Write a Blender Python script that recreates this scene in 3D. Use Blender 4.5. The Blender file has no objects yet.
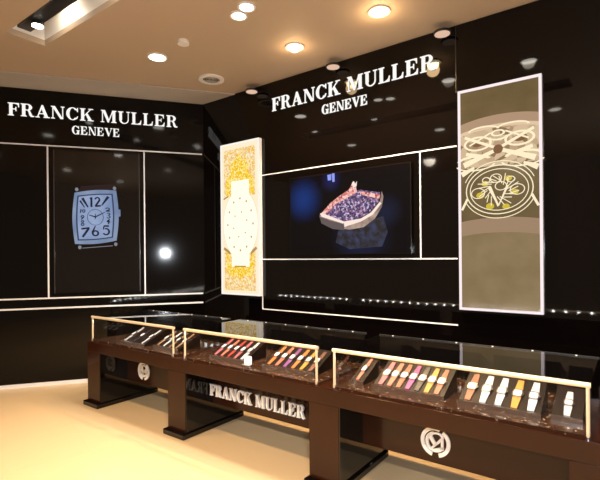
import bpy, bmesh, math, random
from mathutils import Vector, Matrix
random.seed(7)
scn = bpy.context.scene
C = scn.collection
PI = math.pi

# ------------------------------------------------------------------ camera, world, exposure
EYE = 1.59
cd = bpy.data.cameras.new('camera'); cam = bpy.data.objects.new('camera', cd); C.objects.link(cam)
cam.location = (0, 0, EYE)
cam.matrix_world = Matrix.Translation((0, 0, EYE)) @ Matrix.Rotation(PI/2, 4, 'X') @ Matrix.Rotation(-0.0090, 4, 'Z')
cd.lens = 27.0; cd.sensor_width = 36.0; cd.sensor_fit = 'HORIZONTAL'; cd.shift_y = 16/600
cd.clip_start = .05; cd.clip_end = 100
scn.camera = cam
w = bpy.data.worlds.new('world'); scn.world = w; w.use_nodes = True
w.node_tree.nodes['Background'].inputs[0].default_value = (1.0, .72, .48, 1)
w.node_tree.nodes['Background'].inputs[1].default_value = .25
scn.view_settings.view_transform = 'Standard'; scn.view_settings.look = 'None'
scn.view_settings.gamma = 1.0; scn.view_settings.exposure = 0.0
scn.view_settings.use_curve_mapping = False

# frames of the place: s runs along the display wall, n is the distance towards it
D = Vector((.804, -.595, 0)).normalized(); N = Vector((.595, .804, 0)).normalized()
WALL_N = 4.2
def P(s, n, z): return N*n + D*s + Vector((0, 0, z))
CORNER = P(-4.748, WALL_N, 0)
LD = Vector((1, .31, 0)).normalized(); LN = Vector((LD.y, -LD.x, 0))   # left wall direction, normal into the room
def L(t, m, z): return CORNER + LD*t + LN*m + Vector((0, 0, z))

def light(name, kind, loc, power, color, target=None, **kw):
    d = bpy.data.lights.new(name, kind); d.energy = power; d.color = color
    for k, v in kw.items(): setattr(d, k, v)
    o = bpy.data.objects.new(name, d); C.objects.link(o); o.location = loc
    if target is not None:
        o.rotation_euler = (Vector(target)-Vector(loc)).to_track_quat('-Z', 'Y').to_euler()
    return o
WARM = (1.0, .66, .34); NEUT = (1.0, .86, .68)
# the camera's flash, mirrored in the left wall
light('camera_flash', 'POINT', (.14, -.02, 1.70), 200, (.85, .92, 1.0), shadow_soft_size=.065)

# ------------------------------------------------------------------ materials
def nm(name):
    m = bpy.data.materials.new(name); m.use_nodes = True
    return m, m.node_tree.nodes, m.node_tree.links
def mat(name, col, rough=.5, metal=0, spec=.5, noise=None, coat=0, bump=0):
    m, ns, ls = nm(name); b = ns['Principled BSDF']
    b.inputs['Base Color'].default_value = (*col, 1); b.inputs['Roughness'].default_value = rough
    b.inputs['Metallic'].default_value = metal; b.inputs['Specular IOR Level'].default_value = spec
    b.inputs['Coat Weight'].default_value = coat; b.inputs['Coat Roughness'].default_value = .03
    if noise:
        sc, c2, lo, hi = noise
        tc = ns.new('ShaderNodeTexCoord'); t = ns.new('ShaderNodeTexNoise'); t.inputs['Scale'].default_value = sc
        t.inputs['Detail'].default_value = 5
        ls.new(tc.outputs['Object'], t.inputs['Vector'])
        r = ns.new('ShaderNodeValToRGB'); r.color_ramp.elements[0].position = lo; r.color_ramp.elements[1].position = hi
        r.color_ramp.elements[0].color = (*col, 1); r.color_ramp.elements[1].color = (*c2, 1)
        ls.new(t.outputs['Fac'], r.inputs['Fac']); ls.new(r.outputs['Color'], b.inputs['Base Color'])
    if bump:
        t2 = ns.new('ShaderNodeTexNoise'); t2.inputs['Scale'].default_value = 60
        bp = ns.new('ShaderNodeBump'); bp.inputs['Strength'].default_value = bump; bp.inputs['Distance'].default_value = .01
        ls.new(t2.outputs['Fac'], bp.inputs['Height']); ls.new(bp.outputs['Normal'], b.inputs['Normal'])
    return m
def emit(name, col, k, gloss=0.0, noise=None):
    m, ns, ls = nm(name); b = ns['Principled BSDF']
    b.inputs['Base Color'].default_value = (.01, .01, .01, 1); b.inputs['Roughness'].default_value = .12
    b.inputs['Emission Color'].default_value = (*col, 1); b.inputs['Emission Strength'].default_value = k
    b.inputs['Specular IOR Level'].default_value = gloss
    if noise:
        kind, sc, stops = noise
        tc = ns.new('ShaderNodeTexCoord')
        if kind == 'voronoi':
            t = ns.new('ShaderNodeTexVoronoi'); out = t.outputs['Color']
            sep = ns.new('ShaderNodeSeparateColor'); ls.new(out, sep.inputs[0]); out = sep.outputs[0]
        else:
            t = ns.new('ShaderNodeTexNoise'); t.inputs['Detail'].default_value = 4; out = t.outputs['Fac']
        t.inputs['Scale'].default_value = sc
        ls.new(tc.outputs['Object'], t.inputs['Vector'])
        r = ns.new('ShaderNodeValToRGB'); cr = r.color_ramp
        while len(cr.elements) < len(stops): cr.elements.new(.5)
        for e, (p, c) in zip(cr.elements, stops): e.position = p; e.color = (*c, 1)
        ls.new(out, r.inputs['Fac']); ls.new(r.outputs['Color'], b.inputs['Emission Color'])
    return m
def glass_mat(name, tint=(1, 1, 1), ior=1.5):
    m, ns, ls = nm(name); ns.remove(ns['Principled BSDF'])
    tr = ns.new('ShaderNodeBsdfTransparent'); tr.inputs[0].default_value = (*tint, 1)
    gl = ns.new('ShaderNodeBsdfGlossy'); gl.inputs['Roughness'].default_value = .0
    lw = ns.new('ShaderNodeLayerWeight'); lw.inputs[0].default_value = .5
    pw = ns.new('ShaderNodeMath'); pw.operation = 'POWER'; pw.inputs[1].default_value = 5; ls.new(lw.outputs['Facing'], pw.inputs[0])
    ma = ns.new('ShaderNodeMath'); ma.operation = 'MULTIPLY_ADD'; ma.inputs[1].default_value = .97; ma.inputs[2].default_value = .03; ls.new(pw.outputs[0], ma.inputs[0])
    mx = ns.new('ShaderNodeMixShader'); ls.new(ma.outputs[0], mx.inputs[0]); ls.new(tr.outputs[0], mx.inputs[1]); ls.new(gl.outputs[0], mx.inputs[2])
    ls.new(mx.outputs[0], ns['Material Output'].inputs['Surface'])
    return m
M = {}
M['black_gloss'] = mat('black_gloss_panel', (.0018, .0012, .0012), .04, spec=.30)
M['black_left'] = mat('black_gloss_left', (.0018, .0013, .0013), .075, spec=.26)
M['silver'] = mat('silver_trim', (.80, .86, .98), .35, .15)
M['soffit'] = mat('grey_soffit_paint', (.42, .385, .345), .8)
M['ceiling'] = mat('warm_ceiling_paint', (.47, .365, .26), .7)
M['white_paint'] = mat('white_paint', (.8, .78, .74), .5)
M['dark'] = mat('dark_metal', (.012, .011, .011), .4)
M['brown'] = mat('dark_brown_lacquer', (.027, .0078, .0030), .16, spec=.24, noise=(3.0, (.021, .006, .0024), .3, .75))
M['black_lacquer'] = mat('black_lacquer', (.004, .003, .003), .06)
M['cream_metal'] = mat('champagne_metal', (.80, .68, .50), .32, .35)
M['glass'] = glass_mat('clear_glass', (.97, .98, .97), 1.5)
M['front_glass'] = glass_mat('front_glass', (.98, .98, .97), 1.5)
M['front_glass'].node_tree.nodes['Math.001'].inputs[2].default_value = .012
M['granite'] = mat('dark_speckled_base', (.030, .013, .007), .10, spec=.4, noise=(48, (.36, .28, .21), .63, .69))
M['letter'] = emit('lit_white_letters', (1, .97, .93), 1.0)
M['letter_plain'] = mat('white_letters', (.97, .96, .95), .5)
M['lamp'] = emit('lamp_white', (1, .93, .80), 14)
M['lamp_warm'] = emit('lamp_warm', (1, .82, .5), 10)
M['lamp_dim'] = emit('lamp_pink', (1, .66, .48), .75)
M['led'] = emit('led_white', (.93, .96, 1), 270)
M['light_speck'] = mat('white_light_speck', (.9, .9, .92), .3)
M['black'] = mat('matt_black', (.004, .004, .004), .6)
M['tray'] = mat('brown_tray_leather', (.007, .003, .002), .4, spec=.15)
M['steel'] = mat('polished_steel', (.70, .70, .73), .18, 1)
M['white_dial'] = mat('white_dial', (.42, .42, .44), .35)
M['card'] = mat('white_card', (.8, .82, .82), .5)

def floor_mat():
    m, ns, ls = nm('beige_floor_tile'); b = ns['Principled BSDF']
    tc = ns.new('ShaderNodeTexCoord'); mp = ns.new('ShaderNodeMapping'); mp.inputs['Rotation'].default_value = (0, 0, math.atan2(D.y, D.x))
    br = ns.new('ShaderNodeTexBrick'); br.offset = 0
    br.inputs['Scale'].default_value = 1; br.inputs['Brick Width'].default_value = .8; br.inputs['Row Height'].default_value = .8
    br.inputs['Mortar Size'].default_value = .003; br.inputs['Color1'].default_value = (.62, .47, .29, 1)
    br.inputs['Color2'].default_value = (.63, .48, .30, 1); br.inputs['Mortar'].default_value = (.60, .45, .275, 1)
    ls.new(tc.outputs['Object'], mp.inputs['Vector']); ls.new(mp.outputs[0], br.inputs['Vector']); ls.new(br.outputs['Color'], b.inputs['Base Color'])
    b.inputs['Roughness'].default_value = .32
    return m
M['floor'] = floor_mat()

# ------------------------------------------------------------------ mesh helpers
class MB:
    """collects polygons in a local frame given by a mapping f(a, b, c) -> world"""
    def __init__(self, f): self.f = f; self.v = []; self.fc = []
    def face(self, pts):
        i = len(self.v); self.v += [self.f(*p) for p in pts]; self.fc.append(tuple(range(i, i+len(pts))))
    def box(self, a0, a1, b0, b1, c0, c1):
        i = len(self.v)
        self.v += [self.f(a, b, c) for a in (a0, a1) for b in (b0, b1) for c in (c0, c1)]
        for q in ((0, 1, 3, 2), (4, 6, 7, 5), (0, 4, 5, 1), (2, 3, 7, 6), (0, 2, 6, 4), (1, 5, 7, 3)): self.fc.append(tuple(i+k for k in q))
    def prism(self, pts, c0, c1):
        """outline in (a, b) extruded along c"""
        i = len(self.v); k = len(pts)
        self.v += [self.f(a, b, c0) for a, b in pts] + [self.f(a, b, c1) for a, b in pts]
        self.fc.append(tuple(range(i, i+k))); self.fc.append(tuple(range(i+2*k-1, i+k-1, -1)))
        for j in range(k): self.fc.append((i+j, i+(j+1) % k, i+k+(j+1) % k, i+k+j))
    def ring(self, ca, cb, ra, rb, wa, wb, t0, t1, c0, c1, seg=24, tilt=0):
        """elliptic band between radii (ra, rb) and (ra-wa, rb-wb), angles in degrees"""
        ct, st = math.cos(tilt), math.sin(tilt)
        def q(x, y): return (ca+x*ct-y*st, cb+x*st+y*ct)
        for j in range(seg):
            A, B = [math.radians(t0+(t1-t0)*k/seg) for k in (j, j+1)]
            self.prism([q(ra*math.cos(A), rb*math.sin(A)), q(ra*math.cos(B), rb*math.sin(B)),
                        q((ra-wa)*math.cos(B), (rb-wb)*math.sin(B)), q((ra-wa)*math.cos(A), (rb-wb)*math.sin(A))], c0, c1)
    def ellipse(self, ca, cb, ra, rb, c0, c1, seg=28, tilt=0):
        ct, st = math.cos(tilt), math.sin(tilt)
        pts = []
        for j in range(seg):
            A = 2*PI*j/seg; x, y = ra*math.cos(A), rb*math.sin(A); pts.append((ca+x*ct-y*st, cb+x*st+y*ct))
        self.prism(pts, c0, c1)
    def line(self, p, q, wd, c0, c1, w2=None):
        dx, dy = q[0]-p[0], q[1]-p[1]; l = math.hypot(dx, dy) or 1; nx, ny = -dy/l/2, dx/l/2
        w2 = wd if w2 is None else w2
        self.prism([(p[0]+nx*wd, p[1]+ny*wd), (q[0]+nx*w2, q[1]+ny*w2), (q[0]-nx*w2, q[1]-ny*w2), (p[0]-nx*wd, p[1]-ny*wd)], c0, c1)
    def build(self, name, m, parent=None, bevel=0, smooth=False, origin=None):
        o_ = Vector(origin) if origin is not None else None
        base = o_ if o_ is not None else (parent_base(parent) if parent else sum(self.v, Vector())/len(self.v))
        me = bpy.data.meshes.new(name); me.from_pydata([tuple(v-base) for v in self.v], [], self.fc)
        bm = bmesh.new(); bm.from_mesh(me); bmesh.ops.recalc_face_normals(bm, faces=bm.faces); bm.to_mesh(me); bm.free()
        me.materials.append(m); 
        if smooth:
            for p in me.polygons: p.use_smooth = True
        o = bpy.data.objects.new(name, me); C.objects.link(o)
        if parent:
            o.parent = parent; o.location = base - parent_base(parent)
        else: o.location = base
        if bevel:
            b = o.modifiers.new('bevel', 'BEVEL'); b.width = bevel; b.segments = 2; b.limit_method = 'ANGLE'
        return o
BASE = {}
def parent_base(o):
    v = Vector()
    while o: v += o.location; o = o.parent
    return v
def F_R(s, z, n): return P(s, n, z)                 # a = s, b = z, c = n
def on_R(s0, z0, n0): return lambda a, b, c: P(s0+a, n0-c, z0+b)   # c sticks out into the room
def on_L(t0, z0): return lambda a, b, c: L(t0+a, c, z0+b)
def W(x, y, z): return Vector((x, y, z))
def tag(o, label=None, cat=None, group=None, kind=None):
    if label: o['label'] = label
    if cat: o['category'] = cat
    if group: o['group'] = group
    if kind: o['kind'] = kind
    return o
def thing(name, label, cat, loc, group=None):
    o = bpy.data.objects.new(name, None); C.objects.link(o); o.location = loc; o.empty_display_size = .1
    return tag(o, label, cat, group)
def subempty(name, parent, loc, label):
    o = bpy.data.objects.new(name, None); C.objects.link(o); o.parent = parent; o.location = loc-parent_base(parent); o['label'] = label; return o
def struct(mb, name, m, **k): return tag(mb.build(name, m, **k), kind='structure')
def disc(center, r, z0, z1, seg=32):
    mb = MB(W); mb.prism([(center[0]+r*math.cos(2*PI*j/seg), center[1]+r*math.sin(2*PI*j/seg)) for j in range(seg)], z0, z1); return mb
def annulus(center, r, r2, z0, z1, seg=32):
    mb = MB(W); mb.ring(center[0], center[1], r, r, r-r2, r-r2, 0, 360, z0, z1, seg); return mb
def tube(p, q, r, seg=14):
    p, q = Vector(p), Vector(q); d = (q-p).normalized(); a = d.orthogonal().normalized(); b = d.cross(a)
    mb = MB(lambda x, y, z: p + a*x + b*y + d*z)
    mb.prism([(r*math.cos(2*PI*j/seg), r*math.sin(2*PI*j/seg)) for j in range(seg)], 0, (q-p).length); return mb

# ------------------------------------------------------------------ the room
HC = 3.70
mb = MB(W); a, b, c, d = P(-7.5, 5.0, 0), P(4, 5.0, 0), P(4, -4, 0), P(-7.5, -4, 0)
mb.box(0, 0, 0, 0, 0, 0); mb = MB(lambda s, n, z: P(s, n, z)); mb.box(-8, 3.5, -3, 4.3, -.1, 0)
mb.box(-8, -4.0, 4.3, 6.2, -.1, 0)
struct(mb, 'floor', M['floor'], origin=(0, 0, 0))
mb = MB(F_R); mb.box(-4.748, 2.2, 0, HC, WALL_N, WALL_N+.1); struct(mb, 'wall_right', M['black_gloss'])
mb = MB(on_L(0, 0)); mb.box(-4.2, .0, 0, HC, -.1, 0); struct(mb, 'wall_left', M['black_left'])
# ceiling with a long recessed slot along n = 1.78 .. 2.10
S0, S1, N0, N1 = -4.69, -.6, 1.76, 2.10
mb = MB(lambda s, n, z: P(s, n, z))
mb.box(-8, 3.5, -3, N0, HC+.005, HC+.06); mb.box(-8, 3.5, N1, 4.3, HC+.005, HC+.06)
mb.box(-8, S0, N0, N1, HC+.005, HC+.06); mb.box(S1, 3.5, N0, N1, HC+.005, HC+.06)
mb.box(-8, -4, 4.3, 6.2, HC+.005, HC+.06)
struct(mb, 'ceiling', M['ceiling'])
mb = MB(lambda s, n, z: P(s, n, z))
mb.box(S0-.03, S1+.03, N0-.03, N0, HC+.06, HC+.34); mb.box(S0-.03, S1+.03, N1, N1+.03, HC+.06, HC+.34)
mb.box(S0-.03, S0, N0, N1, HC+.06, HC+.34); mb.box(S1, S1+.03, N0, N1, HC+.06, HC+.34); mb.box(S0-.03, S1+.03, N0-.03, N1+.03, HC+.34, HC+.37)
struct(mb, 'trim_1', M['white_paint'])
mb = MB(on_L(0, HC-.01)); mb.box(-4.2, .38, 0, .014, .0, .49); struct(mb, 'trim_2', M['soffit'])
# silver strips
k = 3
def strip(f, a0, a1, b0, b1, c1=.008):
    global k
    mb = MB(f); mb.box(a0, a1, b0, b1, 0, c1); struct(mb, 'trim_%d' % k, M['silver']); k += 1
R0 = on_R(0, 0, WALL_N)
for z in (2.59, 1.553, .94): strip(R0, -3.69, -1.30, z-.006, z+.006)
strip(R0, -3.690, -3.680, .94, 1.10); strip(R0, -1.656, -1.644, 1.56, 2.583)
mb = MB(R0); mb.box(-1.303, -1.297, 3.08, HC-.01, 0, .004); struct(mb, 'trim_%d' % k, M['dark']); k += 1
L0 = on_L(0, 0)
for z, h in ((3.0, .008), (1.09, .009), (.965, .010)): strip(L0, -4.2, -.02, z-h, z+h)
strip(L0, -1.925, -1.907, 1.10, 2.99); strip(L0, -.782, -.766, 1.10, 2.99)
mb = MB(L0); mb.box(-4.2, -.02, 0, .045, 0, .015); struct(mb, 'baseboard_left', M['silver'])

# ------------------------------------------------------------------ letters (bold modern serif)
def glyph(mb, ch, x, y, h, c0, c1, wscale=1.0):
    """draw a capital, return its advance"""
    def p(pts): mb.prism([(x+a*h*wscale, y+b*h) for a, b in pts], c0, c1)
    def r(a0, a1, b0, b1): p([(a0, b0), (a1, b0), (a1, b1), (a0, b1)])
    T = .055; ST = .21
    def stem(a, wd=ST, lo=0, hi=1, s0=True, s1=True, e=.09):
        r(a, a+wd, lo, hi)
        if s0: r(a-e, a+wd+e, lo, lo+T)
        if s1: r(a-e, a+wd+e, hi-T, hi)
    def arc(ca, cb, ra, rb, wa, wb, t0, t1, seg=16):
        for j in range(seg):
            A, B = [math.radians(t0+(t1-t0)*q/seg) for q in (j, j+1)]
            p([(ca+ra*math.cos(A), cb+rb*math.sin(A)), (ca+ra*math.cos(B), cb+rb*math.sin(B)),
               (ca+(ra-wa)*math.cos(B), cb+(rb-wb)*math.sin(B)), (ca+(ra-wa)*math.cos(A), cb+(rb-wb)*math.sin(A))])
    if ch in 'FE':
        stem(.1); r(.3, .74, 1-T, 1); p([(.74, 1), (.50, 1-T), (.66, .86), (.70, .68), (.74, .68)])
        r(.3, .52, .49, .49+T); p([(.56, .36), (.56, .69), (.52, .69), (.50, .56), (.42, .53), (.50, .49), (.52, .36)])
        if ch == 'E':
            r(.3, .78, 0, T); p([(.78, 0), (.80, .34), (.76, .34), (.70, .16), (.52, T), (.52, 0)]); return .88
        return .80
    if ch == 'L':
        stem(.1); r(.3, .74, 0, T); p([(.74, 0), (.77, .36), (.73, .36), (.66, .16), (.48, T), (.48, 0)]); return .84
    if ch == 'R':
        stem(.1); r(.3, .5, 1-T, 1); r(.3, .5, .49, .49+T); arc(.46, .745, .30, .255, .20, .055, -90, 90)
        p([(.44, .50), (.60, .52), (.76, .14), (.82, .06), (.90, .08), (.90, .02), (.82, -.01), (.66, .0), (.58, .10), (.52, .38)]); return .94
    if ch == 'A':
        p([(.10, 0), (.16, 0), (.47, .86), (.44, 1), (.42, .98)]); p([(.42, 1), (.52, 1), (.88, 0), (.64, 0), (.38, .80)])
        r(.22, .66, .28, .28+T); r(.0, .28, 0, T); r(.55, .97, 0, T); return .99
    if ch == 'N':
        stem(.12, .06, e=.10); stem(.80, .06, s0=False, e=.10); p([(.04, 1), (.30, 1), (.86, .0), (.80, 0), (.66, .0), (.12, .92)]); return .99
    if ch in 'CG':
        arc(.48, .5, .44, .515, .22, .05, 42, 318, 26)
        p([(.82, .66), (.86, .66), (.86, 1), (.82, 1), (.78, .88), (.74, .82)])
        if ch == 'C': p([(.82, .30), (.87, .30), (.80, .12), (.70, .06), (.72, .14)]); return .94
        r(.66, .87, .0, .44); r(.56, .96, .42, .42+T); return 1.0
    if ch == 'K':
        stem(.1); p([(.28, .40), (.33, .40), (.82, .96), (.76, .96)]); r(.62, .96, 1-T, 1)
        p([(.40, .54), (.52, .68), (.90, 0), (.64, 0)]); r(.56, .99, 0, T); return 1.02
    if ch == 'M':
        stem(.12, .06, e=.10, s1=False); stem(.88, ST, s1=False); p([(.04, 1), (.34, 1), (.64, .22), (.56, 0), (.52, 0), (.14, .95)])
        p([(.54, 0), (.60, 0), (.94, 1), (.88, 1)]); r(.04, .32, 1-T, 1); r(.86, 1.18, 1-T, 1); return 1.22
    if ch == 'U':
        r(.12, .32, .30, 1); r(.02, .43, 1-T, 1); r(.76, .82, .30, 1); r(.65, .93, 1-T, 1)
        arc(.47, .32, .35, .335, .17, .06, 180, 270, 10); arc(.47, .32, .35, .335, .07, .06, 270, 360, 10); return .96
    if ch == 'V':
        p([(.06, 1), (.32, 1), (.60, .22), (.52, 0), (.44, 0)]); p([(.47, .0), (.52, 0), (.88, 1), (.82, 1)])
        r(.0, .40, 1-T, 1); r(.68, .97, 1-T, 1); return .96
    return .45
def word_width(t, gap, sp):
    wd = 0; dummy = MB(W)
    for ch in t: wd += sp if ch == ' ' else glyph(dummy, ch, 0, 0, 1, 0, 1)+gap
    return wd-gap
def write(f, text, a0, a1, b0, h, depth, m, parent, gap=.05, sp=.42, base=0, name='letter'):
    ws = (a1-a0)/h/word_width(text, gap, sp); x = a0
    for ch in text:
        if ch == ' ': x += sp*h*ws; continue
        mb = MB(f); adv = glyph(mb, ch, x, b0, h, base, base+depth, ws); mb.build(name, m, parent)
        x += (adv+gap)*h*ws
for f, lab, loc in ((R0, 'white lit serif brand lettering high on the right display wall', P(-2.5, WALL_N, 3.3)),
                    (L0, 'white lit serif brand lettering high on the left wall', L(-1.3, 0, 3.3))):
    t = thing('wall_sign', lab, 'sign', loc)
    o_ = (-3.506, -1.487, -2.785, -2.21) if f is R0 else (-2.345, -.335, -1.64, -1.07)
    write(f, 'FRANCK MULLER', o_[0], o_[1], 3.345, .155, .012, M['letter'], t)
    write(f, 'GENEVE', o_[2], o_[3], 3.165, .105, .012, M['letter'], t)

# ------------------------------------------------------------------ light boxes
def lightbox(s0, s1, z0, z1, label, frame_m):
    s0 += .022; s1 += .008
    t = thing('light_box', label, 'light box', P((s0+s1)/2, WALL_N, z0))
    f = on_R(s0, z0, WALL_N); wd, ht = s1-s0, z1-z0
    mb = MB(f); mb.box(0, wd, 0, ht, 0, .045); mb.build('housing', M['silver'], t)
    mb = MB(f); e = .022
    mb.box(0, wd, 0, e, .045, .055); mb.box(0, wd, ht-e, ht, .045, .055); mb.box(0, e, e, ht-e, .045, .055); mb.box(wd-e, wd, e, ht-e, .045, .055)
    mb.build('frame', frame_m, t)
    return t, f, wd, ht, e
cream = emit('cream_backlit', (1.0, .86, .62), 1.0)
t, f, wd, ht, e = lightbox(-4.38, -3.69, 1.10, 3.05, 'tall narrow backlit panel with yellow and white mosaic dial picture', emit('white_frame_lit', (1, .93, .84), 1.0))
mos = emit('mosaic_print', (1, .8, .2), 1.0, noise=('voronoi', 55, ((0, (.95, .42, .02)), (.2, (.85, .50, .10)), (.38, (1.0, .80, .30)), (.62, (1, .86, .62)), (.8, (.85, .58, .30)))))
yel = emit('yellow_print', (1, .7, .05), 1.0, noise=('voronoi', 60, ((0, (1.0, .60, .01)), (.3, (.85, .46, .005)), (.55, (1.0, .72, .04)), (.8, (1.0, .85, .35)))))
mb = MB(f); mb.box(e, wd-e, e, ht-e, .045, .047); mb.build('printed_panel', cream, t)
for b0_, b1_ in ((.06, .56), (1.26, ht-.08)):
    mb = MB(f); mb.box(.06, wd-.075, b0_, b1_, .047, .048); mb.build('mosaic_field', mos, t)
mb = MB(f)
mb.prism([(.10, 1.38), (.10, 1.50), (.16, 1.52), (.18, 1.68), (.28, 1.74), (.33, 1.82), (.38, 1.74), (.47, 1.69), (.50, 1.52), (.57, 1.50), (.57, 1.38)], .048, .049)
mb.box(.09, .17, 1.28, 1.38, .048, .049); mb.box(.51, .59, 1.28, 1.38, .048, .049); mb.build('yellow_ornament', yel, t); mb = MB(f)
mb.prism([(.10, .30), (.10, .42), (.57, .42), (.57, .30), (.50, .22), (.42, .26), (.34, .20), (.25, .26), (.17, .22)], .048, .049)
mb.box(.09, .16, .40, .52, .048, .049); mb.box(.52, .59, .40, .52, .048, .049)
mb.build('yellow_ornament', yel, t)
mb = MB(f); mb.ellipse(.345, .90, .30, .44, .049, .0505); mb.box(.19, .50, 1.25, 1.46, .049, .0505); mb.box(.19, .50, .36, .56, .049, .0505)
mb.build('dial_picture', emit('pale_dial_print', (1.0, .93, .76), 1.1), t)
tanm = emit('tan_marks_print', (.45, .27, .07), 1.0)
def mark(fn, name='dial_mark', m=tanm):
    mb = MB(f); fn(mb); mb.build(name, m, t)
for j in range(12):
    A = 2*PI*j/12; mark(lambda mb: mb.ellipse(.345+.22*math.cos(A), .90+.33*math.sin(A), .012, .014, .0505, .0512, 8))
for j in range(6):
    A = 2*PI*j/6+.3; mark(lambda mb: mb.ellipse(.345+.12*math.cos(A), .90+.16*math.sin(A), .009, .011, .0505, .0512, 8))
for p_, q_, w_ in (((.05, .60), (.17, .53), .035), ((.62, .60), (.52, .53), .035), ((.05, 1.24), (.13, 1.27), .02), ((.24, .365), (.44, .365), .016)):
    mark(lambda mb: mb.line(p_, q_, w_, .0485, .0489) if w_ > .016 else mb.line(p_, q_, w_, .0505, .0512), 'corner_accent')  # tan accents printed around the dial picture
mark(lambda mb: mb.ring(.345, .90, .304, .446, .010, .010, 0, 360, .0492, .0498, 40), 'dial_outline', emit('dial_outline_print', (.80, .62, .36), 1.0))

t, f, wd, ht, e = lightbox(-1.293, -.60, 1.09, 3.07, 'tall narrow backlit panel with brown picture of a watch movement', emit('lilac_frame_lit', (1, .86, .88), 1.0))
olive = emit('olive_print', (.12, .08, .03), 1.0, gloss=.4, noise=('noise', 5, ((.3, (.105, .07, .022)), (.7, (.15, .10, .04)))))
taupe = emit('taupe_print', (.2, .14, .09), 1.0, gloss=.4, noise=('noise', 4, ((.3, (.20, .14, .060)), (.7, (.26, .18, .09)))))
mb = MB(f); mb.box(e, wd-e, e, ht-e, .045, .047); mb.build('printed_panel', olive, t)
def clip_arc(cb, ry, thick, c0, c1):
    q = MB(f); n_ = 20
    for j in range(n_):
        x0, x1 = e+(wd-2*e)*j/n_, e+(wd-2*e)*(j+1)/n_
        y0, y1 = [cb + ry*math.sqrt(max(0, 1-((x-wd/2)/.55)**2)) for x in (x0, x1)]
        q.prism([(x0, y0-thick), (x1, y1-thick), (x1, y1), (x0, y0)], c0, c1)
    return q
clip_arc(1.49, .22, .085, .047, .048).build('bezel_picture', emit('bezel_print', (.42, .27, .17), 1.0), t)
clip_arc(1.42, .21, .03, .0475, .0485).build('bezel_edge', emit('bezel_edge_print', (.75, .55, .36), 1.0), t)
# lower case back field
q = MB(f); n_ = 20
for j in range(n_):
    x0, x1 = e+(wd-2*e)*j/n_, e+(wd-2*e)*(j+1)/n_
    y0, y1 = [.70 + .12*math.sqrt(max(0, 1-((x-wd/2)/.5)**2)) for x in (x0, x1)]
    q.prism([(x0, e), (x1, e), (x1, y1), (x0, y0)], .047, .048)
q.build('case_back_picture', taupe, t)
q = MB(f)
for j in range(n_):
    x0, x1 = e+(wd-2*e)*j/n_, e+(wd-2*e)*(j+1)/n_
    y0, y1 = [.70 + .12*math.sqrt(max(0, 1-((x-wd/2)/.5)**2)) for x in (x0, x1)]
    q.prism([(x0, y0-.13), (x1, y1-.13), (x1, y1), (x0, y0)], .048, .0485)
q.build('case_rim_picture', emit('rim_print', (.33, .215, .13), 1.0), t)
q = MB(f)
for j in range(n_):
    x0, x1 = e+(wd-2*e)*j/n_, e+(wd-2*e)*(j+1)/n_
    y0, y1 = [1.49 + .22*math.sqrt(max(0, 1-((x-wd/2)/.55)**2))-.085 for x in (x0, x1)]
    q.prism([(x0, 1.27), (x1, 1.27), (x1, y1), (x0, y0)], .0472, .0478)
q.build('bridge_picture', emit('bridge_print', (.42, .29, .17), 1.0, noise=('voronoi', 16, ((0, (.20, .12, .05)), (.4, (.45, .30, .18)), (.7, (.66, .49, .31))))), t)
cl = MB(f); cx, cy = wd/2, 1.06
for rx, ry, wv in ((.275, .215, .009), (.240, .182, .007)): cl.ring(cx, cy, rx, ry, wv, wv, 0, 360, .048, .0495, 40)
cl.ring(cx, cy, .30, .25, .007, .007, 20, 160, .048, .0495, 20); cl.ring(cx, cy, .30, .25, .007, .007, 200, 340, .048, .0495, 20)
cl.line((cx-.075, cy+.03), (cx, cy-.14), .03, .0495, .0505, .012); cl.line((cx+.075, cy+.03), (cx, cy-.14), .02, .0495, .0505, .008)
rnd = random.Random(3)
for j in range(22):
    A = 2*PI*j/22; a1_ = rnd.uniform(.06, .10); b1_ = rnd.uniform(.14, .20)
    cl.line((cx+a1_*math.cos(A), cy+a1_*.8*math.sin(A)), (cx+b1_*math.cos(A+.4), cy+b1_*.75*math.sin(A+.4)), .007, .048, .0495)
for px, py, rr in ((cx-.17, cy-.02, .06), (cx+.15, cy-.01, .06), (cx-.02, cy+.10, .05), (cx+.10, cy+.08, .035), (cx-.1, cy+.09, .035), (cx+.02, cy+.03, .05)):
    cl.ring(px, py, rr, rr*.8, .008, .007, 0, 360, .048, .0495, 18)
# bridges of the movement above
for sg in (-1, 1):
    cl.ring(cx+sg*.17, 1.48, .12, .065, .02, .016, 0, 360, .048, .0495, 20)
    cl.ring(cx+sg*.20, 1.33, .15, .05, .03, .02, 20, 175, .048, .0495, 14); cl.ring(cx+sg*.19, 1.30, .17, .06, .016, .012, 190, 350, .048, .0495, 14)
    cl.ring(cx+sg*.12, 1.59, .13, .04, .018, .014, 0, 180, .048, .0495, 14)
    cl.line((cx+sg*.03, 1.43), (cx+sg*.28, 1.55), .024, .048, .0495); cl.line((cx+sg*.03, 1.40), (cx+sg*.29, 1.30), .03, .048, .0495, .05)
    cl.line((cx+sg*.12, 1.36), (cx+sg*.27, 1.40), .03, .048, .0495); cl.line((cx+sg*.06, 1.56), (cx+sg*.24, 1.47), .014, .048, .0495)
    cl.line((cx+sg*.31, 1.22), (cx+sg*.20, 1.27), .05, .048, .0495, .02); cl.line((cx+sg*.26, 1.0), (cx+sg*.31, .9), .02, .048, .0495)
cl.ring(cx, 1.52, .08, .035, .02, .015, 180, 360, .048, .0495, 12); cl.ring(cx, 1.55, .06, .03, .02, .012, 0, 360, .048, .0495, 12)
cl.build('movement_picture', emit('cream_line_print', (1.0, .86, .58), 1.0), t)
hubm = emit('hub_print', (.20, .09, .04), 1.0); gemm = emit('yellow_green_print', (.62, .48, .03), 1.0)
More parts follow.
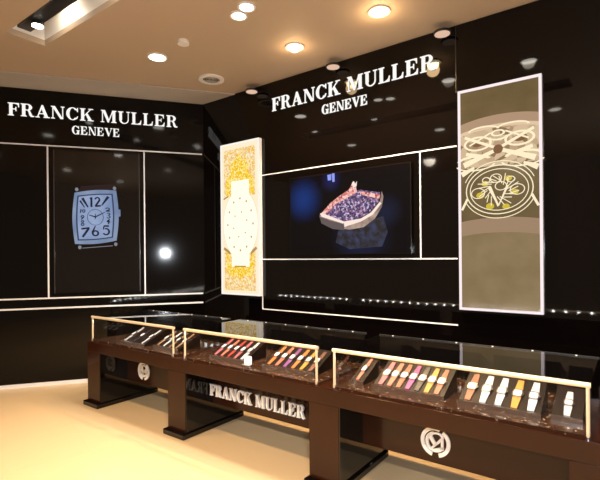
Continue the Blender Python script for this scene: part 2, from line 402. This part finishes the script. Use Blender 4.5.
mark(lambda mb: mb.ellipse(cx, 1.41, .04, .04, .0495, .0502, 16), 'hub_picture', hubm)
for sg in (-1, 1): mark(lambda mb: mb.ellipse(cx+sg*.17, 1.48, .05, .028, .0481, .0485, 14), 'hub_picture', hubm)
for px, py, rr in ((cx-.15, cy-.04, .035), (cx-.11, cy+.06, .03), (cx+.13, cy-.03, .03), (cx+.06, cy-.15, .03), (cx-.07, cy-.14, .035), (cx+.08, cy+.09, .03)): mark(lambda mb: mb.ellipse(px, py, rr, rr*.8, .0478, .0482, 12), 'gem_accent', gemm)

# ------------------------------------------------------------------ television on the right wall
TS0, TS1, TZ0, TZ1 = -3.22, -1.73, 1.60, 2.50
t = thing('television', 'flat black television showing a jewelled boat on the right wall', 'television', P(-2.5, WALL_N, TZ0))
f = on_R(TS0, TZ0, WALL_N); tw, th = TS1-TS0, TZ1-TZ0
mb = MB(f); mb.box(0, tw, 0, th, 0, .04); mb.build('housing', M['black_lacquer'], t, bevel=.004)
def T(x, y):
    """picture coordinates of the broadcast image -> metres on the screen"""
    u = (x-75)/450; u = u*.84/(1-.16*u) if False else u*(1+.18*(1-u)); top = 140-85*(x-75)/450
    return (max(.02, min(tw-.02, u*tw*1.03)), max(.015, th*(1-(y-top)/(415-top))))
def tv_m():
    m, ns, ls = nm('screen_night_blue'); b = ns['Principled BSDF']
    b.inputs['Base Color'].default_value = (.002, .002, .003, 1); b.inputs['Roughness'].default_value = .08; b.inputs['Specular IOR Level'].default_value = .2
    tc = ns.new('ShaderNodeTexCoord'); prev = None
    for (px, py), rad, col in (((125, 215), .30, (.005, .030, .17)), ((225, 140), .16, (.01, .012, .08)), ((330, 345), .42, (.006, .012, .045)), ((420, 250), .22, (.006, .010, .03))):
        pt = f(*T(px, py), .042)-parent_base(t)
        d_ = ns.new('ShaderNodeVectorMath'); d_.operation = 'DISTANCE'; d_.inputs[1].default_value = pt; ls.new(tc.outputs['Object'], d_.inputs[0])
        mr = ns.new('ShaderNodeMapRange'); mr.interpolation_type = 'SMOOTHSTEP'; mr.inputs['From Min'].default_value = rad; mr.inputs['From Max'].default_value = 0; ls.new(d_.outputs['Value'], mr.inputs['Value'])
        mu = ns.new('ShaderNodeVectorMath'); mu.operation = 'SCALE'; mu.inputs[0].default_value = col; ls.new(mr.outputs[0], mu.inputs['Scale'])
        if prev is None: prev = mu
        else:
            ad = ns.new('ShaderNodeVectorMath'); ls.new(prev.outputs[0], ad.inputs[0]); ls.new(mu.outputs[0], ad.inputs[1]); prev = ad
    ls.new(prev.outputs[0], b.inputs['Emission Color'])
    b.inputs['Emission Strength'].default_value = 1.0
    return m
mb = MB(f); mb.box(.012, tw-.012, .012, th-.012, .04, .042); scr = mb.build('screen', tv_m(), t)
def tvpoly(name, pts, m, c=.042):
    mb = MB(f)
    if isinstance(pts[0][0], (tuple, list)):
        for i_, pp in enumerate(pts): mb.prism([T(*p) for p in pp], c, c+.0006)
    else: mb.prism([T(*p) for p in pts], c, c+.0006)
    return mb.build(name, m, scr)
tvpoly('bright_bar_picture', [[(228, 116), (238, 114), (238, 145), (230, 147)], [(212, 122), (226, 118), (226, 140), (214, 142)]], emit('sky_blue', (.25, .33, .9), 1.0))
tvpoly('base_picture', [[(250, 325), (410, 270), (425, 330), (405, 385), (290, 395), (240, 370)]], emit('slate_blue', (.012, .028, .075), 1.0, noise=('noise', 14, ((.40, (.002, .003, .008)), (.7, (.02, .035, .10))))))
tvpoly('hull_picture', [(183, 270), (190, 297), (230, 313), (290, 322), (340, 312), (380, 280), (405, 235), (411, 195), (405, 175), (398, 215), (360, 262), (325, 285), (270, 296)], emit('hull_cream', (.36, .26, .22), 1.0, noise=('noise', 8, ((.35, (.20, .13, .12)), (.65, (.52, .38, .30))))), .0426)
tvpoly('dark_hull_picture', [(183, 275), (190, 300), (230, 320), (272, 324), (270, 302), (225, 290)], emit('hull_dark', (.10, .075, .085), 1.0), .0432)
tvpoly('deck_picture', [(188, 268), (225, 225), (250, 205), (290, 182), (330, 172), (400, 180), (395, 215), (360, 258), (325, 280), (270, 292)], emit('jewelled_deck', (.3, .2, .35), 1.0, noise=('voronoi', 60, ((0, (.015, .012, .06)), (.4, (.06, .045, .16)), (.7, (.30, .13, .24)), (.9, (.60, .5, .75))))), .0432)
tvpoly('railing_picture', [[(185, 268), (225, 222), (262, 192), (290, 172), (300, 150), (312, 152), (318, 182), (280, 205), (240, 230), (210, 262)], [(325, 178), (400, 188), (396, 205), (330, 190)]], emit('pink_railing', (.75, .28, .26), 1.0, noise=('voronoi', 45, ((0, (.40, .06, .08)), (.4, (.75, .25, .22)), (.8, (.95, .6, .55))))), .0438)
tvpoly('bow_picture', [[(270, 292), (330, 280), (368, 256), (398, 216), (404, 222), (372, 266), (330, 292), (272, 312)], [(185, 264), (192, 262), (272, 292), (268, 300), (190, 275)], [(300, 148), (306, 140), (312, 150), (318, 140), (316, 160), (303, 166)]], emit('bow_highlight', (.95, .78, .70), 1.0), .0444)

# ------------------------------------------------------------------ left wall watch picture
t = thing('picture_panel', 'black panel on the left wall with blue lit picture of a rectangular watch', 'picture', L(-1.35, 0, 1.15))
f = on_L(-1.85, 1.15)
mb = MB(f); mb.box(0, 1.02, 0, 1.80, 0, .02); pan = mb.build('panel', M['black_lacquer'], t)
for a_ in (0, 1.008):
    mb = MB(f); mb.box(a_, a_+.012, 0, 1.80, .02, .024); mb.build('frame_strip', mat('dark_frame', (.03, .025, .03), .25), t)
wc = emit('blue_steel_print', (.16, .22, .36), 1.0, noise=('noise', 3, ((.3, (.10, .16, .30)), (.7, (.26, .33, .47)))))
def barrel(cx, cy, hw, hh, bx, by, n_=10, sk=0.0):
    pts = []
    for (x0, y0), (x1, y1), nx, ny in (((-1, -1), (1, -1), 0, -by), ((1, -1), (1, 1), bx, 0), ((1, 1), (-1, 1), 0, by), ((-1, 1), (-1, -1), -bx, 0)):
        for j in range(n_):
            q = j/n_; k_ = math.sin(PI*q)
            a_ = (x0+(x1-x0)*q)*hw+nx*k_; b_ = (y0+(y1-y0)*q)*hh+ny*k_
            pts.append((cx+a_, cy+b_+sk*a_))
    return pts
wx, wy, SK = .485, .965, .09
mb = MB(f); mb.prism(barrel(wx, wy, .245, .325, .028, .02, sk=SK), .020, .026)
mb.box(wx+.262, wx+.295, wy+.01, wy+.10, .020, .025); pc = mb.build('watch_case_picture', wc, t)
mb = MB(f); mb.prism(barrel(wx-.005, wy, .208, .285, .018, .01, sk=SK), .026, .0265); mb.build('dark_bezel_picture', emit('bezel_navy_print', (.035, .05, .11), 1.0), t)
mb = MB(f); mb.prism(barrel(wx-.005, wy, .192, .27, .016, .01, sk=SK), .0265, .027); mb.build('dial_picture', emit('pale_blue_dial_print', (.38, .47, .66), 1.0, noise=('noise', 4, ((.3, (.17, .25, .44)), (.7, (.32, .40, .60))))), t)
mb = MB(f)
mb.prism([(wx-.20, wy+.32), (wx-.17, wy+.39), (wx+.23, wy+.43), (wx+.26, wy+.36)], .019, .0205); mb.build('strap_picture', emit('strap_maroon_print', (.020, .010, .010), 1.0), t)
lugm = emit('lug_print', (.22, .22, .26), 1.0)
for a_, b_ in ((-.22, .345), (.225, .375), (-.19, -.39), (.235, -.35)):
    mb = MB(f); mb.ellipse(wx+a_, wy+b_, .020, .024, .020, .0262, 12); mb.build('lug_picture', lugm, t)
mb = MB(f); mb.line((wx-.16, wy-.40), (wx+.20, wy-.37), .008, .020, .024); mb.build('strap_edge_picture', lugm, t)
ink = emit('ink_print', (.010, .012, .03), 1.0)
Z0, Z1 = .027, .0276
def Q(a_, b_): return (wx-.005+a_, wy+b_+SK*a_)
def ln(p, q, w1, w2=None): mb.line(Q(*p), Q(*q), w1*1.35, Z0, Z1, None if w2 is None else w2*1.35)
def rg(a_, b_, r1, r2, w_, t0=0, t1=360): x_, y_ = Q(a_, b_); mb.ring(x_, y_, r1, r2, w_*1.25, w_, t0, t1, Z0, Z1, 16)
def numeral(*ops):
    global mb
    mb = MB(f)
    for o_ in ops: o_[0](*o_[1:])
    mb.build('numeral', ink, t)
numeral((ln, (-.045, .13), (-.045, .255), .018), (ln, (-.065, .235), (-.045, .255), .008), (rg, .025, .222, .034, .032, .016, -20, 180), (ln, (.054, .215), (.0, .136), .016), (ln, (-.002, .138), (.066, .138), .016))   # 12
numeral((ln, (.075, .14), (.155, .25), .010, .026))                                                 # 1
numeral((ln, (-.085, .13), (-.15, .25), .012, .024)); numeral((ln, (-.125, .13), (-.178, .22), .008, .016))     # 11
numeral((rg, .145, .09, .028, .02, .010, -60, 180), (ln, (.165, .08), (.125, .065), .010), (ln, (.125, .065), (.175, .062), .010))   # 2
numeral((rg, .155, .025, .024, .018, .010, -100, 150), (rg, .155, -.012, .026, .020, .010, -150, 90))   # 3
numeral((ln, (.135, -.07), (.17, -.042), .01), (ln, (.135, -.07), (.178, -.08), .01), (ln, (.16, -.05), (.155, -.105), .012))   # 4
numeral((rg, .125, -.200, .048, .048, .018, -150, 110), (ln, (.10, -.125), (.095, -.17), .012), (ln, (.10, -.125), (.16, -.13), .016))   # 5
numeral((rg, .0, -.210, .044, .040, .018), (ln, (-.038, -.20), (.0, -.115), .018, .008))              # 6
numeral((ln, (-.165, -.14), (-.07, -.135), .016), (ln, (-.078, -.14), (-.15, -.245), .020))           # 7
numeral((rg, -.15, -.085, .022, .020, .010), (rg, -.15, -.047, .018, .017, .009))                      # 8
numeral((rg, -.15, .015, .022, .018, .010), (ln, (-.13, .015), (-.165, -.02), .010))                   # 9
numeral((rg, -.135, .085, .020, .022, .010), (ln, (-.175, .065), (-.165, .11), .010))                  # 10
mb = MB(f); rg(0, -.005, .098, .105, .005); mb.build('inner_ring', ink, t)
mb = MB(f); ln((0, 0), (-.075, .03), .014, .006); ln((0, 0), (.12, .055), .012, .005); ln((0, -.03), (0, .04), .006); mb.ellipse(*Q(0, 0), .012, .012, Z0, Z1, 12); mb.build('hands', ink, t)

# ------------------------------------------------------------------ ceiling fixtures
def downlight(s, n, r, label, m=M['lamp'], power=60, col=NEUT, spot=True, cone=2.5, group=None):
    c = P(s, n, 0)
    t = thing('downlight', label, 'ceiling light', (c.x, c.y, HC), group)
    annulus(c, r+.018, r, HC-.008, HC+.006).build('trim_ring', M['white_paint'], t)
    disc(c, r, HC-.004, HC+.004).build('lens', m, t)
    if power:
        l = light('downlight_beam', 'SPOT', (c.x, c.y, HC-.02), power, col, (c.x, c.y, 0), shadow_soft_size=r*.8, spot_size=cone, spot_blend=.8)
        l.parent = t; l.location = (0, 0, -.02)
    return t
downlight(-4.015, 2.93, .085, 'round white ceiling downlight nearest the left wall', power=110)
t = downlight(-2.73, 3.63, .075, 'glowing warm ceiling downlight beside the right wall lettering', m=M['lamp_warm'], power=480, col=WARM)
c = P(-2.73, 3.63, 0)
light('ceiling_wash', 'POINT', (0, 0, 0), 3.5, WARM, shadow_soft_size=.07).parent = t; bpy.context.scene.objects['ceiling_wash'].location = (0, 0, -.085)
# surface glow bulb that washes the ceiling around it
disc(c, .035, HC-.04, HC-.005).build('lamp_bulb', M['lamp_warm'], t)
downlight(-2.76, 2.86, .06, 'left of the twin ceiling downlights at the top of the picture', group=None, power=70)
downlight(-2.61, 2.80, .06, 'right of the twin ceiling downlights at the top of the picture', power=70)
for s_, wh in ((-1.776, 'left'), (-.9, 'middle'), (.1, 'right')): downlight(s_, 2.95, .08, 'ceiling downlight over the counter front, %s of the three beyond the top edge' % wh, power=130, group='downlights above the counter')
for s_, wh in ((-4.3, 'left'), (-2.6, 'middle'), (-.9, 'right')): downlight(s_, .9, .08, 'ceiling downlight above the customer floor, %s one of the three' % wh, power=230, col=WARM, group='downlights above the customer floor')
t = downlight(-1.75, 3.55, .075, 'warm ceiling downlight above the right wall lettering, near the top edge', m=M['lamp_warm'], power=480, col=WARM)
l_ = light('ceiling_wash', 'POINT', (0, 0, 0), 5, WARM, shadow_soft_size=.07); l_.parent = t; l_.location = (0, 0, -.085)
for s_, wh in ((-3.6, 'left'), (-1.8, 'middle'), (0, 'right')):  # added fill lights out of view, brightening the counter fronts and lettering
    t = downlight(s_, -1.3, .08, 'added unseen fill light on the ceiling behind the viewer, %s of three' % wh, power=0, group='added fill lights behind the viewer')
    l_ = light('downlight_beam', 'SPOT', P(s_, -1.3, HC-.03), 400, NEUT, P(s_-.2, 2.9, .2), shadow_soft_size=.12, spot_size=1.3, spot_blend=.9)
# small detector
c = P(-3.52, 2.87, 0)
o = disc(c, .055, HC-.03, HC+.004).build('smoke_detector', M['white_paint'], origin=(c.x, c.y, HC)); tag(o, 'small round white detector on the ceiling', 'detector')
# air vent
c = P(-4.01, 3.68, 0); t = thing('air_vent', 'round white ceiling air vent with dark slots', 'vent', (c.x, c.y, HC))
annulus(c, .15, .10, HC-.012, HC+.004).build('outer_ring', M['white_paint'], t)
disc(c, .10, HC-.002, HC+.003).build('dark_core', M['black'], t)
for r_ in (.088, .062, .036): annulus(c, r_, r_-.009, HC-.014, HC-.003).build('blade_ring', M['soffit'], t)
# track in the slot
t = thing('track_light', 'black track with a white lamp inside the ceiling slot', 'track light', P(-4.1, 1.93, HC+.34))
mb = MB(lambda s, n, z: P(s, n, z)); mb.box(-4.69, -.6, 1.85, 1.97, HC+.09, HC+.16); mb.build('track', M['dark'], t)
for s_ in (-4.45, -3.3):
    c = P(s_, 1.93, 0); h = disc(c, .055, HC+.06, HC+.09).build('lamp_head', M['dark'], t); disc(c, .048, HC+.054, HC+.06).build('lens', M['lamp'], h)
light('slot_lamp', 'SPOT', P(-4.2, 1.99, HC+.20), 5, NEUT, P(-4.2, 2.10, HC+.12), shadow_soft_size=.04, spot_size=2.7).parent = None
light('slot_lamp', 'SPOT', P(-3.3, 1.99, HC+.20), 5, NEUT, P(-3.3, 2.10, HC+.12), shadow_soft_size=.04, spot_size=2.7)
# round spot lights on the display wall
for s_, wh in ((-3.75, 'leftmost'), (-2.57, 'middle'), (-1.39, 'rightmost')):
    c = P(s_, 4.10, 0); t = thing('wall_spotlight', 'small round spotlight at the top of the right wall, %s of three' % wh, 'spotlight', P(s_, WALL_N, 3.61), 'round spotlights at the top of the right wall')
    disc(c, .078, 3.612, 3.632).build('housing', M['dark'], t); disc(c, .068, 3.608, 3.612).build('lens', M['lamp_dim'], t)
    tube(P(s_, 4.10, 3.622), P(s_, WALL_N, 3.622), .01).build('bracket', M['dark'], t)

# ------------------------------------------------------------------ the counter
t = thing('display_counter', 'long dark brown lacquered counter with recessed fronts under the glass cases', 'counter', P(-2.4, 2.9, 0))
G = lambda s, n, z: P(s, n, z)
mb = MB(G); mb.box(-4.79, -.01, 2.56, 3.34, .575, .685); mb.build('counter_slab', M['brown'], t, bevel=.004)
for a_ in (-4.79, -3.40, -1.83, -.26):
    mb = MB(G); mb.box(a_, a_+.242, 2.56, 3.24, .05, .575); lg = mb.build('leg', M['brown'], t, bevel=.003)
    mb = MB(G); mb.box(a_+.242, a_+.25, 2.565, 3.24, .05, .575); mb.build('side_panel', M['black_lacquer'], lg)
    mb = MB(G); mb.box(a_-.018, a_+.268, 2.515, 3.27, 0, .05); mb.build('plinth', M['black_lacquer'], lg, bevel=.008)
for a0_, a1_ in ((-4.54, -3.40), (-3.15, -1.83), (-1.58, -.26)):
    mb = MB(G); mb.box(a0_, a1_, 2.88, 2.91, .23, .575); mb.build('apron', M['brown'], t)
fa = on_R(0, 0, 2.88)
t2 = subempty('lettering', t, P(-2.63, 2.93, .31), 'white serif brand lettering on the middle front')
write(fa, 'FRANCK MULLER', -3.142, -2.06, .318, .105, .02, M['letter_plain'], t2, base=.035)
for s_, lab in ((-4.225, 'round white monogram emblem on the left front of the counter'), (-1.043, 'round white monogram emblem on the right front of the counter')):
    t2 = subempty('emblem', t, P(s_, 2.90, .365), lab); fe = on_R(s_, .372, 2.88)
    mb = MB(fe); mb.ring(0, 0, .098, .098, .024, .024, 70, 115+140, 0, .012, 24); mb.build('outer_arc', M['letter_plain'], t2)
    mb = MB(fe); mb.ring(0, 0, .098, .098, .024, .024, -75, 55, 0, .012, 24); mb.build('outer_arc', M['letter_plain'], t2)
    mb = MB(fe); mb.ring(0, 0, .066, .066, .02, .012, 100, 330, 0, .012, 20)
    mb.line((-.045, .045), (.0, -.02), .024, 0, .012); mb.line((.0, -.02), (.048, .035), .014, 0, .012); mb.line((-.03, -.05), (.03, .01), .014, 0, .012)
    mb.ring(.01, .03, .045, .035, .014, .012, 0, 170, 0, .012, 12); mb.line((.045, .03), (.045, -.045), .016, 0, .012); mb.line((-.01, -.055), (.05, -.03), .014, 0, .012)
    mb.build('monogram', M['letter_plain'], t2)

# ------------------------------------------------------------------ glass cases
cases = ((-4.76, -3.354, 'glass display case at the left end of the counter, holding pale watches'),
         (-3.216, -1.776, 'middle glass display case on the counter, holding red and orange strapped watches'),
         (-1.653, -.17, 'glass display case at the right end of the counter, holding two trays of wide straps'))
ZB, ZT, NF, NB = .685, .95, 2.60, 3.31
for s0, s1, lab in cases:
    t = thing('glass_display_case', lab, 'display case', P((s0+s1)/2, 2.95, ZB), 'glass display cases on the counter')
    mb = MB(G); mb.box(s0, s1, NF, NB, ZB, ZB+.012); mb.build('base_panel', M['granite'], t)
    mb = MB(G); mb.box(s0+.01, s1-.01, NB-.02, NB, ZB+.012, ZT-.012); mb.build('rear_door', M['black_lacquer'], t)
    mb = MB(G); mb.face([(s0+.006, NF, ZB+.012), (s1-.006, NF, ZB+.012), (s1-.006, NF, ZT-.018), (s0+.006, NF, ZT-.018)]); mb.build('front_glass', M['front_glass'], t)
    mb = MB(G); mb.face([(s0, NF+.02, ZT), (s1, NF+.02, ZT), (s1, NB, ZT), (s0, NB, ZT)]); mb.build('top_glass', M['glass'], t)
    for s_ in (s0+.004, s1-.004):
        mb = MB(G); mb.box(s_-.002, s_+.002, NF+.01, NB-.02, ZB+.012, ZT-.004); mb.build('side_glass', M['glass'], t)
    tube(P(s0, NF, ZT-.004), P(s1, NF, ZT-.004), .0135).build('front_rail', M['cream_metal'], t, smooth=False)
    for s_ in (s0+.012, s1-.012):
        p_ = tube(P(s_, NF, ZB), P(s_, NF, ZT-.004), .0085).build('post', M['cream_metal'], t)
        disc(P(s_, NF, 0), .014, ZB, ZB+.03, 16).build('post_foot', M['steel'], p_)
    mb = MB(G); mb.box(s0, s1, NB-.006, NB+.006, ZT-.012, ZT+.002); mb.build('rear_rail', M['dark'], t)
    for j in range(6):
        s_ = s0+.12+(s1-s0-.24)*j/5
        q = disc(P(s_, NB-.012, 0), .006, ZT-.001, ZT+.004, 10); q.build('light_speck', M['light_speck'], t)  # white dots added for the bright light specks along the rear edge
    n_ = 12
    for j in range(n_):
        s_ = s0+.07+(s1-s0-.14)*j/(n_-1)
        q = MB(lambda a, b, c, s_=s_: P(s_+a, NF+.024+c, ZT-.0085+b)); q.ellipse(0, 0, .0092, .0092, -.006, 0, 12); q.build('led', M['led'], t)

# ------------------------------------------------------------------ trays and watches
STR = {}
def strap_mat(name, col):
    if name not in STR: STR[name] = mat(name+'_strap', tuple(c_*.42 for c_ in col), .45)
    return STR[name]
COL = {'red': (.55, .05, .04), 'pink': (.65, .16, .20), 'orange': (.80, .22, .03), 'amber': (.78, .36, .03), 'purple': (.28, .07, .30), 'magenta': (.55, .05, .30),
       'brown': (.22, .07, .03), 'black': (.02, .015, .015), 'white': (.88, .88, .92), 'silver': (.75, .76, .8), 'coral': (.75, .20, .12), 'tan': (.45, .26, .13), 'russet': (.42, .12, .05)}
TILT = math.radians(24)
def tray(s0, s1, n0, label, depth=.27):
    t = thing('display_tray', label, 'tray', P((s0+s1)/2, n0+depth/2, ZB+.012))
    zb = ZB+.0125; h0, h1 = .018, .018+depth*math.tan(TILT)
    mb = MB(lambda a, b, c: P(c, n0+a, zb+b)); mb.prism([(0, 0), (depth, 0), (depth, h1), (0, h0)], s0, s1); mb.build('cushion', M['tray'], t)
    mb = MB(lambda a, b, c: P(c, n0+a, zb+b)); mb.box(-.008, 0, 0, h0+.008, s0-.004, s1+.004); mb.build('front_lip', M['steel'], t)
    return (n0, zb+h0)
def watch(s, tr, colname, label, group, wd=.036, L_=.25, face='white_dial', case='steel', off=.012):
    n0, z0 = tr
    cx_ = math.cos(TILT); sx_ = math.sin(TILT)
    def f(a, b, c):    # a across, b along the slope, c above the slope
        b = b+off; return P(s+a, n0+b*cx_-c*sx_, z0+b*sx_+c*cx_+.001)
    t = thing('wristwatch', label, 'watch', f(0, L_/2, 0), group)
    sm = strap_mat(colname, COL[colname]); h = wd/2
    for b0, b1, w0, w1 in ((0, L_*.40, h*.72, h), (L_*.60, L_, h, h*.72)):
        mb = MB(f); mb.prism([(-w0, b0), (w0, b0), (w1, b1), (-w1, b1)], .0, .007); mb.build('strap', sm, t, bevel=.002)
    mb = MB(f); mb.prism(barrel(0, L_/2, h*1.05, L_*.12, h*.2, L_*.015), .001, .014); cs = mb.build('watch_case', M[case], t)
    mb = MB(f); mb.prism(barrel(0, L_/2, h*.82, L_*.095, h*.14, L_*.01), .014, .015); mb.build('dial', M[face], cs)
    mb = MB(f); mb.box(h*1.2, h*1.2+.006, L_/2-.005, L_/2+.005, .004, .011); mb.build('crown', M['steel'], cs)
    return t
ordn = ['first', 'second', 'third', 'fourth', 'fifth', 'sixth', 'seventh']
def row(s0, s1, n0, cols, where, group, **k):
    tr = tray(s0-.05, s1+.05, n0, 'dark inclined watch tray, %s' % where)
    for j, cname in enumerate(cols):
        s_ = s0+(s1-s0)*j/max(1, len(cols)-1)
        watch(s_, tr, cname, '%s strapped wristwatch, %s from left, %s' % (cname, ordn[j], where), group, **k)
row(-4.52, -4.22, 2.98, ['white', 'silver', 'white', 'silver'], 'rear tray of the left case', 'pale watches in the left case', L_=.14)
row(-4.28, -3.98, 2.68, ['silver', 'black', 'silver'], 'front tray of the left case', 'bracelet watches in the left case', wd=.028)
row(-3.78, -3.50, 2.72, ['tan', 'silver', 'tan', 'tan'], 'right tray of the left case', 'tan watches in the left case', wd=.028)
row(-2.98, -2.66, 2.74, ['pink', 'coral', 'red', 'pink', 'silver'], 'left tray of the middle case', 'watches on the left tray of the middle case', wd=.034)
row(-2.36, -1.96, 2.74, ['orange', 'coral', 'purple', 'orange', 'amber', 'brown'], 'right tray of the middle case', 'watches on the right tray of the middle case', wd=.038)
row(-1.37, -.99, 2.73, ['pink', 'coral', 'russet', 'magenta', 'black', 'amber', 'russet'], 'left tray of the right case', 'watches on the left tray of the right case', wd=.040)
row(-.80, -.46, 2.73, ['russet', 'white', 'white', 'amber', 'white'], 'right tray of the right case', 'watches on the right tray of the right case', wd=.046, case='steel')
tr = tray(-1.60, -1.50, 2.74, 'small dark tray at the left end of the right case', .24); watch(-1.55, tr, 'coral', 'single wristwatch with coral strap at the left end of the right case', None, wd=.028)
tr = tray(-.36, -.22, 2.76, 'small dark tray at the right end of the right case', .24); watch(-.29, tr, 'white', 'single wristwatch with white strap at the right end of the right case', None, wd=.04, L_=.2)
# price card
t = thing('price_card', 'small white card standing between the trays of the middle case', 'card', P(-2.52, 2.68, ZB+.0125))
mb = MB(lambda a, b, c: P(-2.52+a, 2.68+c, ZB+.0125+b)); mb.box(-.04, .04, .02, .085, 0, .004); cd_ = mb.build('card', M['card'], t)
mb = MB(lambda a, b, c: P(-2.52+a, 2.68+c, ZB+.0125+b)); mb.box(-.042, .042, 0, .018, -.03, .03); mb.build('foot', M['steel'], t)
